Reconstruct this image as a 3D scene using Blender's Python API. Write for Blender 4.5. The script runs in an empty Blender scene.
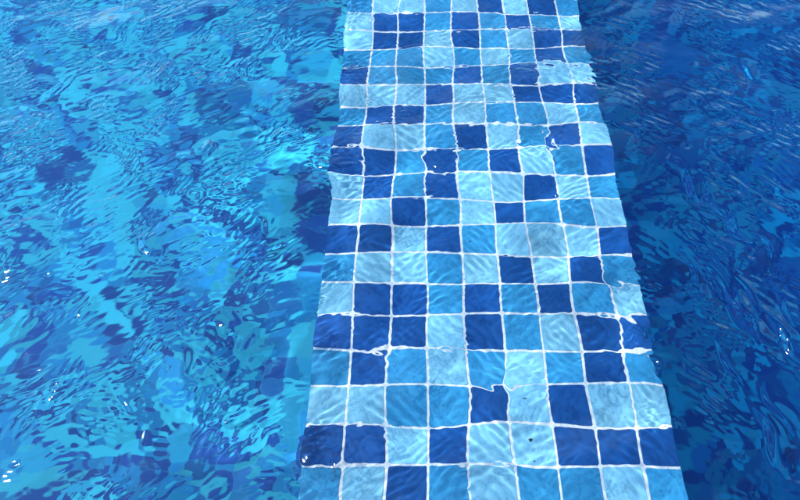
import bpy, bmesh, math, random
import numpy as np
from mathutils import Vector, Matrix

random.seed(7)
rng = np.random.default_rng(11)
S = bpy.context.scene
COL = S.collection
P = 0.1            # tile pitch, 10 cm
WATER = 0.15       # water level above the tiled ledge
DEPTH_LEFT, DEPTH_RIGHT = 1.80, 2.15
X0, X1 = -0.45, 0.437
Y_NEAR, Y_FAR = -0.6, 7.0
X_LEFT, X_RIGHT = -5.5, 5.5

# ------------------------------------------------------------------ helpers
def link(o, parent=None):
    COL.objects.link(o)
    if parent: o.parent = parent
    return o

def obj(name, bm, mats, parent=None, smooth=False):
    me = bpy.data.meshes.new(name)
    bm.to_mesh(me); bm.free()
    for m in (mats if isinstance(mats, (list, tuple)) else [mats]): me.materials.append(m)
    if smooth:
        for p in me.polygons: p.use_smooth = True
    return link(bpy.data.objects.new(name, me), parent)

def quad(bm, a, b, c, d, mi=0):
    f = bm.faces.new([bm.verts.new(v) for v in (a, b, c, d)])
    f.material_index = mi
    return f

def box(bm, x0, x1, y0, y1, z0, z1):
    v = [bm.verts.new((x, y, z)) for z in (z0, z1) for y in (y0, y1) for x in (x0, x1)]
    for f in ((0, 2, 3, 1), (4, 5, 7, 6), (0, 1, 5, 4), (2, 6, 7, 3), (0, 4, 6, 2), (1, 3, 7, 5)):
        bm.faces.new([v[i] for i in f])

def material(name):
    m = bpy.data.materials.new(name); m.use_nodes = True
    nt = m.node_tree
    return m, nt, nt.nodes, nt.links, nt.nodes['Principled BSDF']

# ------------------------------------------------------------------ colours (linear)
PALE = (0.215, 0.54, 0.69)
MID = (0.034, 0.28, 0.51)
DARK = (0.007, 0.078, 0.28)
GROUT = (0.80, 0.82, 0.80)

def tile_material(name, col):
    m, nt, N, L, b = material(name)
    at = N.new('ShaderNodeAttribute'); at.attribute_name = 'firing'
    tc = N.new('ShaderNodeTexCoord')
    n1 = N.new('ShaderNodeTexNoise'); n1.inputs['Scale'].default_value = 38; n1.inputs['Detail'].default_value = 5
    L.new(tc.outputs['Object'], n1.inputs['Vector'])
    mr = N.new('ShaderNodeMapRange')
    mr.inputs['From Min'].default_value = 0.3; mr.inputs['From Max'].default_value = 0.7
    mr.inputs['To Min'].default_value = 0.86; mr.inputs['To Max'].default_value = 1.14
    L.new(n1.outputs['Fac'], mr.inputs['Value'])
    mu = N.new('ShaderNodeMath'); mu.operation = 'MULTIPLY'
    L.new(mr.outputs[0], mu.inputs[0]); L.new(at.outputs['Fac'], mu.inputs[1])
    vm = N.new('ShaderNodeVectorMath'); vm.operation = 'SCALE'
    vm.inputs[0].default_value = col; L.new(mu.outputs[0], vm.inputs['Scale'])
    L.new(vm.outputs[0], b.inputs['Base Color'])
    b.inputs['Roughness'].default_value = 0.4; b.inputs['Specular IOR Level'].default_value = .12
    return m

tile_pale = tile_material('pale_blue_glaze', PALE)
tile_mid = tile_material('azure_glaze', MID)
tile_dark = tile_material('cobalt_glaze', DARK)

def grout_material():
    m, nt, N, L, b = material('white_grout')
    n = N.new('ShaderNodeTexNoise'); n.inputs['Scale'].default_value = 60; n.inputs['Detail'].default_value = 4
    tc = N.new('ShaderNodeTexCoord'); L.new(tc.outputs['Object'], n.inputs['Vector'])
    r = N.new('ShaderNodeMix'); r.data_type = 'RGBA'
    r.inputs['A'].default_value = (GROUT[0]*.88, GROUT[1]*.9, GROUT[2]*.9, 1); r.inputs['B'].default_value = (*GROUT, 1)
    L.new(n.outputs['Fac'], r.inputs['Factor']); L.new(r.outputs['Result'], b.inputs['Base Color'])
    b.inputs['Roughness'].default_value = 0.85
    return m
grout_mat = grout_material()

def mosaic_material(name, axes, seed, w_dark, w_mid, cols, grout=0.03, pitch=P):
    """Random three-colour tile mosaic with grout, on the two given object axes."""
    m, nt, N, L, b = material(name)
    tc = N.new('ShaderNodeTexCoord')
    sp = N.new('ShaderNodeSeparateXYZ'); L.new(tc.outputs['Object'], sp.inputs[0])
    cb = N.new('ShaderNodeCombineXYZ')
    fr = []
    for i, a in enumerate(axes):
        d = N.new('ShaderNodeMath'); d.operation = 'DIVIDE'; d.inputs[1].default_value = pitch
        L.new(sp.outputs[a], d.inputs[0])
        f = N.new('ShaderNodeMath'); f.operation = 'FLOOR'; L.new(d.outputs[0], f.inputs[0])
        L.new(f.outputs[0], cb.inputs[i])
        q = N.new('ShaderNodeMath'); q.operation = 'FRACT'; L.new(d.outputs[0], q.inputs[0])
        s = N.new('ShaderNodeMath'); s.operation = 'SUBTRACT'; s.inputs[1].default_value = .5; L.new(q.outputs[0], s.inputs[0])
        ab = N.new('ShaderNodeMath'); ab.operation = 'ABSOLUTE'; L.new(s.outputs[0], ab.inputs[0])
        fr.append(ab)
    cb.inputs[2].default_value = seed
    wn = N.new('ShaderNodeTexWhiteNoise'); wn.noise_dimensions = '3D'; L.new(cb.outputs[0], wn.inputs['Vector'])
    cr = N.new('ShaderNodeValToRGB'); cr.color_ramp.interpolation = 'CONSTANT'
    e = cr.color_ramp.elements
    e[0].position = 0; e[0].color = (*cols[0], 1)
    e[1].position = w_dark; e[1].color = (*cols[1], 1)
    e2 = e.new(w_dark + w_mid); e2.color = (*cols[2], 1)
    mix = lambda a, c, t: tuple(a[i] * (1 - t) + c[i] * t for i in range(3)) + (1,)
    e3 = e.new(w_dark * .7); e3.color = mix(cols[0], cols[1], .4)
    e4 = e.new(w_dark + w_mid * .6); e4.color = mix(cols[1], cols[2], .45)
    L.new(wn.outputs['Value'], cr.inputs['Fac'])
    mx = N.new('ShaderNodeMath'); mx.operation = 'MAXIMUM'; L.new(fr[0].outputs[0], mx.inputs[0]); L.new(fr[1].outputs[0], mx.inputs[1])
    gt = N.new('ShaderNodeMath'); gt.operation = 'GREATER_THAN'; gt.inputs[1].default_value = .5 - grout * .5
    L.new(mx.outputs[0], gt.inputs[0])
    vs = N.new('ShaderNodeSeparateColor'); L.new(wn.outputs['Color'], vs.inputs[0])
    mr = N.new('ShaderNodeMapRange'); mr.inputs['To Min'].default_value = .78; mr.inputs['To Max'].default_value = 1.2
    L.new(vs.outputs[1], mr.inputs['Value'])
    vm = N.new('ShaderNodeVectorMath'); vm.operation = 'SCALE'; L.new(cr.outputs['Color'], vm.inputs[0]); L.new(mr.outputs[0], vm.inputs['Scale'])
    mi = N.new('ShaderNodeMix'); mi.data_type = 'RGBA'
    L.new(gt.outputs[0], mi.inputs['Factor']); L.new(vm.outputs[0], mi.inputs['A']); mi.inputs['B'].default_value = (*cols[3], 1)
    L.new(mi.outputs['Result'], b.inputs['Base Color'])
    b.inputs['Roughness'].default_value = 0.6; b.inputs['Specular IOR Level'].default_value = .1
    return m

LAGOON = ((.006, .056, .235), (.007, .185, .41), (.022, .37, .515), (.034, .37, .51))     # left pool floor and wall tiles, water's absorption tint painted in
DEEP = ((.002, .080, .34), (.002, .19, .50), (.004, .42, .68), (.006, .27, .54))       # right pool floor tiles, water tint painted in, brightened against the wall's shade
# ------------------------------------------------------------------ the tiled divider ledge
ROWS = [   # from the far edge of the picture to the near one; P pale, M mid, D dark
    'MPDMPPMDP', 'PMMDPMPMD', 'DMPPMDPPM',
    'MPPMPDPDM', 'PDDMDMDMP', 'PDDPDMPDD', 'MMMPMPMDM', 'DMMMDMDPP', 'PPPDPPDDD', 'MDDMPMMPM',
    'DPPMDPMDP', 'DDMDMDPMD', 'PDMDPPDPM', 'PPDMPDMMP', 'DDPDMPPPD', 'MPPMPDPDM', 'PDDMDMDMP',
    'DDDPDMPDD', 'MDMPMPMDM', 'PPMMDPDPP', 'DDPDPPDDD', 'MPDMPMMPM', 'PMDPMDMPD', 'DPMMPDPMM']
# row index 3 spans y = 1.7 .. 1.8 (the top row of the picture)
Y_TOP = 1.8 + 3 * P

ledge = bpy.data.objects.new('divider_wall', None); link(ledge)
ledge.location = (0, 0, -DEPTH_LEFT)
ledge['label'] = 'underwater dividing wall topped with pale, azure and cobalt square tiles in white grout'
ledge['category'] = 'pool wall'; ledge['kind'] = 'thing'
Z = DEPTH_LEFT     # the ledge's top in the wall's own coordinates

def row_code(j):   # j = 0 is the far row of ROWS
    if 0 <= j < len(ROWS): return ROWS[j]
    return ''.join(random.choice('PPMMDDP') for _ in range(9))

bm = bmesh.new()
fl = bm.faces.layers.float.new('firing')
g = 0.0058 / 2
n_far = int(round((Y_FAR - Y_TOP) / P)); n_near = int(math.ceil((Y_TOP - Y_NEAR) / P))
for j in range(-n_far, n_near):
    code = row_code(j)
    y1 = Y_TOP - j * P; y0 = max(y1 - P, Y_NEAR)
    for c in range(9):
        xa = (c - 4.5) * P; xb = min(xa + P, X1 + g)
        j1, j2, j3, j4 = [random.gauss(0, .0005) for _ in range(4)]
        xa_ = xa + (g + j1 if c else .001); xb_ = xb - (g + j2 if c < 8 else g + .001); ya_ = y0 + g + j3; yb_ = y1 - g + j4
        if yb_ - ya_ < .01: continue
        tilt = [random.gauss(0, .00025) for _ in range(4)]
        k, bv, top = .004, .0012, .0032
        def ring(inset, z):
            a, b_, c_, d_ = xa_ + inset, xb_ - inset, ya_ + inset, yb_ - inset
            return [bm.verts.new((x, y, Z + zz)) for (x, y, zz) in
                    [(a + k, c_, z), (b_ - k, c_, z), (b_, c_ + k, z), (b_, d_ - k, z), (b_ - k, d_, z), (a + k, d_, z), (a, d_ - k, z), (a, c_ + k, z)]]
        r0, r1, r2 = ring(0, -.004), ring(0, top - bv), ring(bv, top)
        for i, v in enumerate(r2): v.co.z += tilt[(i // 2) % 4]
        mi = 'PMD'.index(code[c]); fv = 1 + random.uniform(-.14, .13)
        fs = [bm.faces.new(r2)]
        for ra, rb in ((r0, r1), (r1, r2)):
            for i in range(8): fs.append(bm.faces.new((ra[i], ra[(i + 1) % 8], rb[(i + 1) % 8], rb[i])))
        for f in fs: f.material_index = mi; f[fl] = fv
top_tiles = obj('top_tiles', bm, [tile_pale, tile_mid, tile_dark], ledge)

bm = bmesh.new(); box(bm, X0 + .003, X1 - .003, Y_NEAR, Y_FAR, Z - .012, Z + .0018)
grout = obj('grout', bm, grout_mat, ledge)
bm = bmesh.new(); box(bm, X0 + .006, X1 - .006, Y_NEAR, Y_FAR, DEPTH_LEFT - DEPTH_RIGHT - .1, Z - .012)
core = obj('core', bm, grout_mat, ledge)
side_mat = mosaic_material('wall_mosaic', (1, 2), 5.0, .35, .35, LAGOON)
for xs, zb in ((X0 + .003, 0), (X1 - .003, DEPTH_LEFT - DEPTH_RIGHT)):
    bm = bmesh.new()
    s = -1 if xs < 0 else 1
    xa, xb = sorted((xs, xs - s * .003))
    box(bm, xa, xb, Y_NEAR, Y_FAR, zb, Z - .0125)
    obj('side_face', bm, side_mat, ledge)

# ------------------------------------------------------------------ pool shell and surroundings
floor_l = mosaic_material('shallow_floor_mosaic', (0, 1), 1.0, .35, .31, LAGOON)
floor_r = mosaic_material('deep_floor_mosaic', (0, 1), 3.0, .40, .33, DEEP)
wall_x = mosaic_material('pool_side_mosaic', (1, 2), 7.0, .3, .35, LAGOON)
wall_y = mosaic_material('pool_end_mosaic', (0, 2), 9.0, .3, .35, LAGOON)

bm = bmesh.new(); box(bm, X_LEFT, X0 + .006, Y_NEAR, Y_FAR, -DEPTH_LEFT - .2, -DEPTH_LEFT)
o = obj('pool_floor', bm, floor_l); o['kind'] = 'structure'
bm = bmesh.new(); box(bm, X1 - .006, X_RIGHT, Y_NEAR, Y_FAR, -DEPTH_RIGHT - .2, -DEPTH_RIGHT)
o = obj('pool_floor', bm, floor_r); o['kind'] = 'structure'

DECK = WATER + .12
m, nt, N, L, b = material('deck_stone')
n = N.new('ShaderNodeTexNoise'); n.inputs['Scale'].default_value = 25; n.inputs['Detail'].default_value = 6
cr = N.new('ShaderNodeValToRGB'); cr.color_ramp.elements[0].color = (.30, .31, .32, 1); cr.color_ramp.elements[1].color = (.42, .43, .44, 1)
L.new(n.outputs['Fac'], cr.inputs['Fac']); L.new(cr.outputs['Color'], b.inputs['Base Color']); b.inputs['Roughness'].default_value = .8
deck_mat = m
bm = bmesh.new()
B = 60
bm2 = bmesh.new()
for (xa, xb, ya, yb) in ((-B, B, -B, Y_NEAR - .012), (-B, B, Y_FAR + .012, B), (-B, X_LEFT - .012, Y_NEAR - .012, Y_FAR + .012), (X_RIGHT + .012, B, Y_NEAR - .012, Y_FAR + .012)):
    box(bm, xa, xb, ya, yb, -2.6, DECK)
o = obj('pool_deck', bm, deck_mat); o['kind'] = 'structure'
# tiled facing of the basin's four sides
for nm, bx, mt in (('pool_basin', (X_LEFT - .0115, X_LEFT - .0005, Y_NEAR, Y_FAR, -DEPTH_LEFT, DECK - .01), wall_x),
                   ('pool_basin', (X_RIGHT + .0005, X_RIGHT + .0115, Y_NEAR, Y_FAR, -DEPTH_RIGHT, DECK - .01), wall_x),
                   ('pool_basin', (X_LEFT, X_RIGHT, Y_NEAR - .0115, Y_NEAR - .0005, -DEPTH_RIGHT, DECK - .01), wall_y),
                   ('pool_basin', (X_LEFT, X_RIGHT, Y_FAR + .0005, Y_FAR + .0115, -DEPTH_RIGHT, DECK - .01), wall_y)):
    bm = bmesh.new(); box(bm, *bx)
    o = obj(nm, bm, mt); o['kind'] = 'structure'

# ------------------------------------------------------------------ water surface
def spectrum(nx, ny, d, seed, lam0, lam1, ang=None, spread=.5, slope=.1):
    """Random wave field with wavelengths lam0..lam1 (m), crests across direction ang, given rms slope."""
    r = np.random.default_rng(seed)
    kx = np.fft.fftfreq(nx, d) * 2 * np.pi; ky = np.fft.fftfreq(ny, d) * 2 * np.pi
    KX, KY = np.meshgrid(kx, ky)
    K = np.hypot(KX, KY) + 1e-9
    lam = 2 * np.pi / K
    mid = math.sqrt(lam0 * lam1); w = math.log(lam1 / lam0) / 2
    A = np.exp(-(np.log(lam / mid) / w) ** 2 * 1.2) / K ** 2
    if ang is not None:
        th = np.arctan2(KY, KX) - ang
        A = A * np.exp(-(np.sin(th) / spread) ** 2)
    A[0, 0] = 0
    F = A * np.exp(2j * np.pi * r.random(K.shape)) * r.rayleigh(size=K.shape)
    h = np.real(np.fft.ifft2(F))
    gy, gx = np.gradient(h, d)
    return h * (slope / math.sqrt((gx ** 2 + gy ** 2).mean()))

D = 0.003
FX0, FY0 = -2.8, -0.6
NX, NY = 1870, 1120
xs = FX0 + np.arange(NX) * D; ys = FY0 + np.arange(NY) * D
GX, GY = np.meshgrid(xs, ys)

def sm(a, b, v):
    t = np.clip((v - a) / (b - a), 0, 1); return t * t * (3 - 2 * t)

def patches(seed, lam0, lam1, lo, hi):
    q = spectrum(NX, NY, D, seed, lam0, lam1, slope=1); q = q / q.std()
    return sm(lo, hi, q)

on_ledge = sm(-.62, -.47, GX) * (1 - sm(.42, .58, GX))
swell = spectrum(NX, NY, D, 1, .5, 1.4, ang=1.9, spread=.9, slope=.055)
chop = spectrum(NX, NY, D, 2, .14, .45, ang=1.9, spread=1.0, slope=.080)
small = spectrum(NX, NY, D, 3, .040, .11, ang=2.0, spread=1.1, slope=.085)
left = 1 - sm(-.60, -.42, GX); right = sm(.36, .54, GX)
calm = sm(-.60, -.42, GX) * (1 - sm(.28, .50, GX))          # shallow water over the ledge is smoother
h = swell + chop * (1 + .25 * calm) + small * (.42 + .7 * patches(4, .25, .7, -.5, 1.2)) * (1 - .80 * calm)
rip_a = spectrum(NX, NY, D, 5, .013, .045, ang=math.radians(120), spread=.5, slope=.14)
rip_b = spectrum(NX, NY, D, 6, .014, .045, ang=math.radians(50), spread=.5, slope=.14)
rip_c = spectrum(NX, NY, D, 7, .011, .024, ang=math.radians(92), spread=.45, slope=.12)
rip_d = spectrum(NX, NY, D, 12, .012, .040, ang=math.radians(155), spread=.55, slope=.13)
deep = 1 - calm
h += rip_a * (.12 + patches(8, .10, .4, -.3, 1.5)) * (left + .15 * on_ledge)
h += rip_b * (.16 + patches(9, .10, .4, -.2, 1.6)) * (right + .12 * on_ledge)
h += rip_d * patches(13, .10, .4, .2, 1.5) * (left + .4 * right)
gentle = (h - swell) * on_ledge * .8 + swell + chop * .1 * (1 - on_ledge)
h += rip_c * (.05 + patches(10, .08, .30, .8, 2.0) * (.45 + .4 * calm))
# short steep ripples where the surface was just disturbed
steep = spectrum(NX, NY, D, 14, .014, .045, ang=math.radians(75), spread=.8, slope=.24)
spots = [(.22, 1.28, .06, .6), (.03, .16, .055, .6), (.36, .27, .07, .55), (.39, .46, .06, .55), (-.42, .84, .07, .9),
         (-.43, -.03, .07, .7), (-.27, .24, .035, .8), (.22, .92, .06, .5), (-.12, .84, .07, .5), (.61, .74, .05, 1.1),
         (.70, .62, .05, 1.1), (.62, .36, .08, 1.1), (.82, .22, .06, 1.0), (-.68, .26, .10, .7), (-.85, .05, .10, .7), (-1.05, .95, .08, .8),
         (-.75, .75, .10, .6), (.95, .95, .08, .7), (-.30, 1.62, .06, .4), (.40, 1.25, .06, .7)]
amount = np.zeros_like(h)
wob = spectrum(NX, NY, D, 15, .03, .12, slope=1); wob = wob / wob.std()
for (px, py, pr, pa) in spots:
    d2 = ((GX - px) ** 2 + (GY - py) ** 2) / pr ** 2
    amount = np.maximum(amount, pa * np.exp(-d2 * (1 + .35 * wob)))
h += steep * np.clip(amount, 0, 1.2)
# single steep wavelets that catch the sun
EYE = np.array([-.183547, -.433454, 1.416351]); SUN_EL, SUN_AZ = math.radians(45), math.radians(-84)
sv = np.array([math.sin(SUN_AZ) * math.cos(SUN_EL), math.cos(SUN_AZ) * math.cos(SUN_EL), math.sin(SUN_EL)])
gr = np.random.default_rng(21)
wavelets = [(.54, .50, .014, .03), (.58, .44, .013, .035), (.66, .34, .014, .04), (.72, .27, .014, .035), (.77, .20, .016, .03), (.57, .22, .014, .04), (.64, .10, .015, .04), (.76, .58, .016, .03), (.66, .68, .018, .03), (.80, .02, .02, .03),
            (.60, .75, .030, .05), (.64, .72, .022, .04), (.70, .62, .028, .04), (.60, .45, .022, .07), (.64, .36, .026, .07), (.71, .30, .024, .05),
            (.67, .42, .014, .05), (.75, .37, .014, .04), (.84, .22, .030, .05), (.60, .04, .026, .05), (.86, .72, .024, .03), (.47, .98, .02, .04), (.90, 1.25, .02, .04),
            (-.68, .30, .030, .04), (-.62, .26, .022, .03), (-.74, .22, .026, .05), (-.85, -.02, .030, .05), (-.80, .03, .024, .04), (-1.02, .93, .028, .06),
            (-.45, .83, .026, .05), (-.92, .55, .024, .04), (-.60, .62, .022, .04), (-1.20, 1.30, .024, .04), (-.75, 1.25, .02, .04),
            (.27, 1.285, .018, .025), (.24, 1.25, .014, .02), (.04, .17, .024, .035), (0, .13, .018, .03), (.37, .31, .026, .04), (.39, .22, .022, .03),
            (-.27, .24, .020, .022), (-.42, .0, .028, .05), (-.37, -.04, .022, .03), (.21, .92, .02, .03), (-.14, .84, .018, .05), (.33, .44, .02, .03)]
fine = h - swell - chop * (1 + .25 * calm)
for (px, py, lw, le) in wavelets:
    lw *= 1.6 if px < .5 else 1.8; le *= .9 if px < .5 else 1.2
    v = EYE - np.array([px, py, 0]); v /= np.linalg.norm(v)
    hv = v + sv; gx_, gy_ = -hv[0] / hv[2], -hv[1] / hv[2]
    gm = math.hypot(gx_, gy_); ax, ay = gx_ / gm, gy_ / gm
    dx, dy = GX - px, GY - py
    u = dx * ax + dy * ay; t = -dx * ay + dy * ax
    u = u + .3 * lw * np.sin(t / le * 2.2 + gr.uniform(0, 6)) + t * t * gr.uniform(-4, 4)
    w_ = lw * .26
    env = np.exp(-(u / (4 * w_)) ** 2 - (t / le) ** 2)
    h += -.85 * env * fine + 1.04 * gm * w_ * np.tanh(u / w_) * env      # one steep face, gentle backs
NYg, NXg = np.gradient(h, D)

def uneven(a, b, lo, hi, fine):
    """coordinates from a to b: fine between lo and hi, growing steps outside"""
    mid = list(np.arange(lo, hi + fine * .5, fine)); out = []
    s, v = fine, mid[-1]
    while True:
        s = min(s * 1.12, .4); v += s
        if v >= b - s * .5: break
        out.append(v)
    out.append(b)
    pre = []; s, v = fine, mid[0]
    while v > a:
        s = min(s * 1.12, .4); v -= s
        if v <= a + s * .5: break
        pre.append(v)
    if mid[0] > a + 1e-6: pre.append(a)
    return np.array(pre[::-1] + mid + out)

vx = uneven(X_LEFT, X_RIGHT, -2.2, 2.2, D)
vy = uneven(Y_NEAR, Y_FAR, -.34, 2.35, D)
def sample(H, vx, vy):
    fx = np.clip((vx - FX0) / D, 0, NX - 1.001); fy = np.clip((vy - FY0) / D, 0, NY - 1.001)
    ix = fx.astype(int); iy = fy.astype(int); tx = fx - ix; ty = (fy - iy)[:, None]
    a = H[iy][:, ix] * (1 - tx) + H[iy][:, ix + 1] * tx
    b_ = H[iy + 1][:, ix] * (1 - tx) + H[iy + 1][:, ix + 1] * tx
    return a * (1 - ty) + b_ * ty
WH = sample(gentle, vx, vy)
fade = (sm(-2.75, -2.3, vx) * (1 - sm(2.3, 2.75, vx)))[None, :] * (sm(-.58, -.36, vy) * (1 - sm(2.35, 2.7, vy)))[:, None]
WH = WH * fade + WATER
nx, ny = len(vx), len(vy)
VX, VY = np.meshgrid(vx, vy)
co = np.stack([VX, VY, WH], -1).reshape(-1, 3)
idx = np.arange(nx * ny).reshape(ny, nx)
faces = np.stack([idx[:-1, :-1], idx[:-1, 1:], idx[1:, 1:], idx[1:, :-1]], -1).reshape(-1, 4)
me = bpy.data.meshes.new('water')
me.vertices.add(len(co)); me.vertices.foreach_set('co', co.astype(np.float32).ravel())
me.loops.add(faces.size); me.loops.foreach_set('vertex_index', faces.astype(np.int32).ravel())
me.polygons.add(len(faces)); me.polygons.foreach_set('loop_start', (np.arange(len(faces)) * 4).astype(np.int32))
me.polygons.foreach_set('use_smooth', np.ones(len(faces), dtype=bool))
me.update(calc_edges=True)
nrm = np.stack([-sample(NXg, vx, vy) * fade, -sample(NYg, vx, vy) * fade, np.ones_like(VX)], -1)
nrm /= np.linalg.norm(nrm, axis=-1, keepdims=True)
at = me.attributes.new('ripple_normal', 'FLOAT_VECTOR', 'POINT')
at.data.foreach_set('vector', nrm.astype(np.float32).ravel())
m, nt, N, L, b = material('pool_water')
N.remove(b)
gl = N.new('ShaderNodeBsdfGlass'); gl.distribution = 'BECKMANN'; gl.inputs['IOR'].default_value = 1.333; gl.inputs['Roughness'].default_value = 0.115
gl.inputs['Color'].default_value = (1, 1, 1, 1)
an = N.new('ShaderNodeAttribute'); an.attribute_name = 'ripple_normal'; 
ge = N.new('ShaderNodeNewGeometry')          # the normal turns over when the surface is met from below
fl_ = N.new('ShaderNodeMath'); fl_.operation = 'MULTIPLY_ADD'; fl_.inputs[1].default_value = -2; fl_.inputs[2].default_value = 1
L.new(ge.outputs['Backfacing'], fl_.inputs[0])
vs_ = N.new('ShaderNodeVectorMath'); vs_.operation = 'SCALE'
L.new(an.outputs['Vector'], vs_.inputs[0]); L.new(fl_.outputs[0], vs_.inputs['Scale']); L.new(vs_.outputs[0], gl.inputs['Normal'])
out = N['Material Output']
L.new(gl.outputs[0], out.inputs['Surface'])
me.materials.append(m)
water = link(bpy.data.objects.new('water', me)); water['kind'] = 'structure'

# ------------------------------------------------------------------ specks of dirt on the ledge
m, nt, N, L, b = material('dark_dirt'); b.inputs['Base Color'].default_value = (.03, .028, .022, 1); b.inputs['Roughness'].default_value = .9
dirt = m
def speck(x, y, r, label, seed):
    rr = random.Random(seed); bm = bmesh.new()
    bmesh.ops.create_icosphere(bm, subdivisions=2, radius=1)
    ph = [rr.uniform(0, 6.28) for _ in range(3)]
    for v in bm.verts:
        a = math.atan2(v.co.y, v.co.x)
        s = 1 + .22 * math.sin(2 * a + ph[0]) + .14 * math.sin(3 * a + ph[1]) + .1 * math.sin(5 * a + ph[2])
        v.co = Vector((v.co.x * s * r, v.co.y * s * r * .85, v.co.z * r * .3 + r * .2))
    o = obj('debris_speck', bm, dirt, smooth=True); o.location = (x, y, .0033)
    o['label'] = label; o['category'] = 'speck of dirt'; o['group'] = 'specks of dirt on the tiled ledge'
speck(.094, .161, .0048, 'larger dark speck on the pale tile set between two cobalt tiles', 1)
speck(.093, .063, .0044, 'round dark speck mid-tile on the pale tile beside a run of three cobalt tiles', 2)
speck(.095, .014, .0022, 'tiny dark speck near the grout line, sharing its pale tile with a bigger round speck', 3)
speck(-.027, .639, .0032, 'lone dark speck on an azure tile halfway up the ledge', 4)
speck(.103, 1.366, .0034, 'faint speck on a pale tile at the far end of the ledge', 5)

# ------------------------------------------------------------------ light
# sun azimuth from +y towards +x: front left
sd = bpy.data.lights.new('sun', 'SUN'); sd.energy = 2.9; sd.angle = math.radians(.6); sd.color = (1, .98, .96)
sun = link(bpy.data.objects.new('sun', sd))
dv = Vector((math.sin(SUN_AZ) * math.cos(SUN_EL), math.cos(SUN_AZ) * math.cos(SUN_EL), math.sin(SUN_EL)))
sun.rotation_euler = dv.to_track_quat('Z', 'Y').to_euler()
sun.location = (0, 0, 8)
w = bpy.data.worlds.new('World'); S.world = w; w.use_nodes = True
N = w.node_tree.nodes; L = w.node_tree.links
sky = N.new('ShaderNodeTexSky'); sky.sky_type = 'NISHITA'; sky.sun_disc = False
sky.sun_elevation = SUN_EL; sky.sun_rotation = SUN_AZ; sky.dust_density = .2; sky.ozone_density = 2.5
tc = N.new('ShaderNodeTexCoord'); cn = N.new('ShaderNodeTexNoise'); cn.inputs['Scale'].default_value = 2.6; cn.inputs['Detail'].default_value = 7
L.new(tc.outputs['Generated'], cn.inputs['Vector'])
cr = N.new('ShaderNodeValToRGB'); cr.color_ramp.elements[0].position = .50; cr.color_ramp.elements[1].position = .68
cr.color_ramp.elements[1].color = (.9, .9, .9, 1)
L.new(cn.outputs['Fac'], cr.inputs['Fac'])
cm = N.new('ShaderNodeMix'); cm.data_type = 'RGBA'; cm.inputs['B'].default_value = (3.4, 5.0, 6.2, 1)      # unseen blue-white cloud, added to pale the ripples' reflections
sb = N.new('ShaderNodeVectorMath'); sb.operation = 'MULTIPLY'; sb.inputs[1].default_value = (.55, .9, 1.05)      # red filtered out of the sky to cool its reflections and light
L.new(sky.outputs[0], sb.inputs[0])
L.new(cr.outputs['Color'], cm.inputs['Factor']); L.new(sb.outputs[0], cm.inputs['A'])
L.new(cm.outputs['Result'], N['Background'].inputs['Color']); N['Background'].inputs['Strength'].default_value = .15

# sunlight is focused through the water on to the tiles
sd.cycles.is_caustics_light = True
water.cycles.is_caustics_caster = True
for o in S.objects:
    if o.type == 'MESH' and o is not water: o.cycles.is_caustics_receiver = True

# ------------------------------------------------------------------ camera
f, th, yaw, roll, cx, cy, H = 638.485, .9678099, -.0412916, -.03080254, -.183547, -.433454, 1.416351
cam = bpy.data.cameras.new('camera'); cam.sensor_width = 36; cam.lens = f / 800 * 36; cam.clip_end = 500; cam.clip_start = .01
co_ = link(bpy.data.objects.new('camera', cam))
fw = Vector((math.sin(yaw) * math.cos(th), math.cos(yaw) * math.cos(th), -math.sin(th)))
rt = Vector((math.cos(yaw), -math.sin(yaw), 0)); up = rt.cross(fw)
r2 = math.cos(roll) * rt + math.sin(roll) * up; u2 = -math.sin(roll) * rt + math.cos(roll) * up
M = Matrix((r2, u2, -fw)).transposed().to_4x4(); M.translation = Vector((cx, cy, H + WATER))
co_.matrix_world = M
S.camera = co_

# ------------------------------------------------------------------ render settings
S.render.engine = 'CYCLES'
S.view_settings.view_transform = 'Standard'; S.view_settings.look = 'None'
S.view_settings.gamma = 1; S.view_settings.use_curve_mapping = False
S.view_settings.exposure = 1.2
c = S.cycles
c.use_denoising = True
c.max_bounces = 10; c.transmission_bounces = 8; c.glossy_bounces = 4; c.diffuse_bounces = 3
c.caustics_refractive = True; c.caustics_reflective = False; c.blur_glossy = 0
c.sample_clamp_indirect = 6
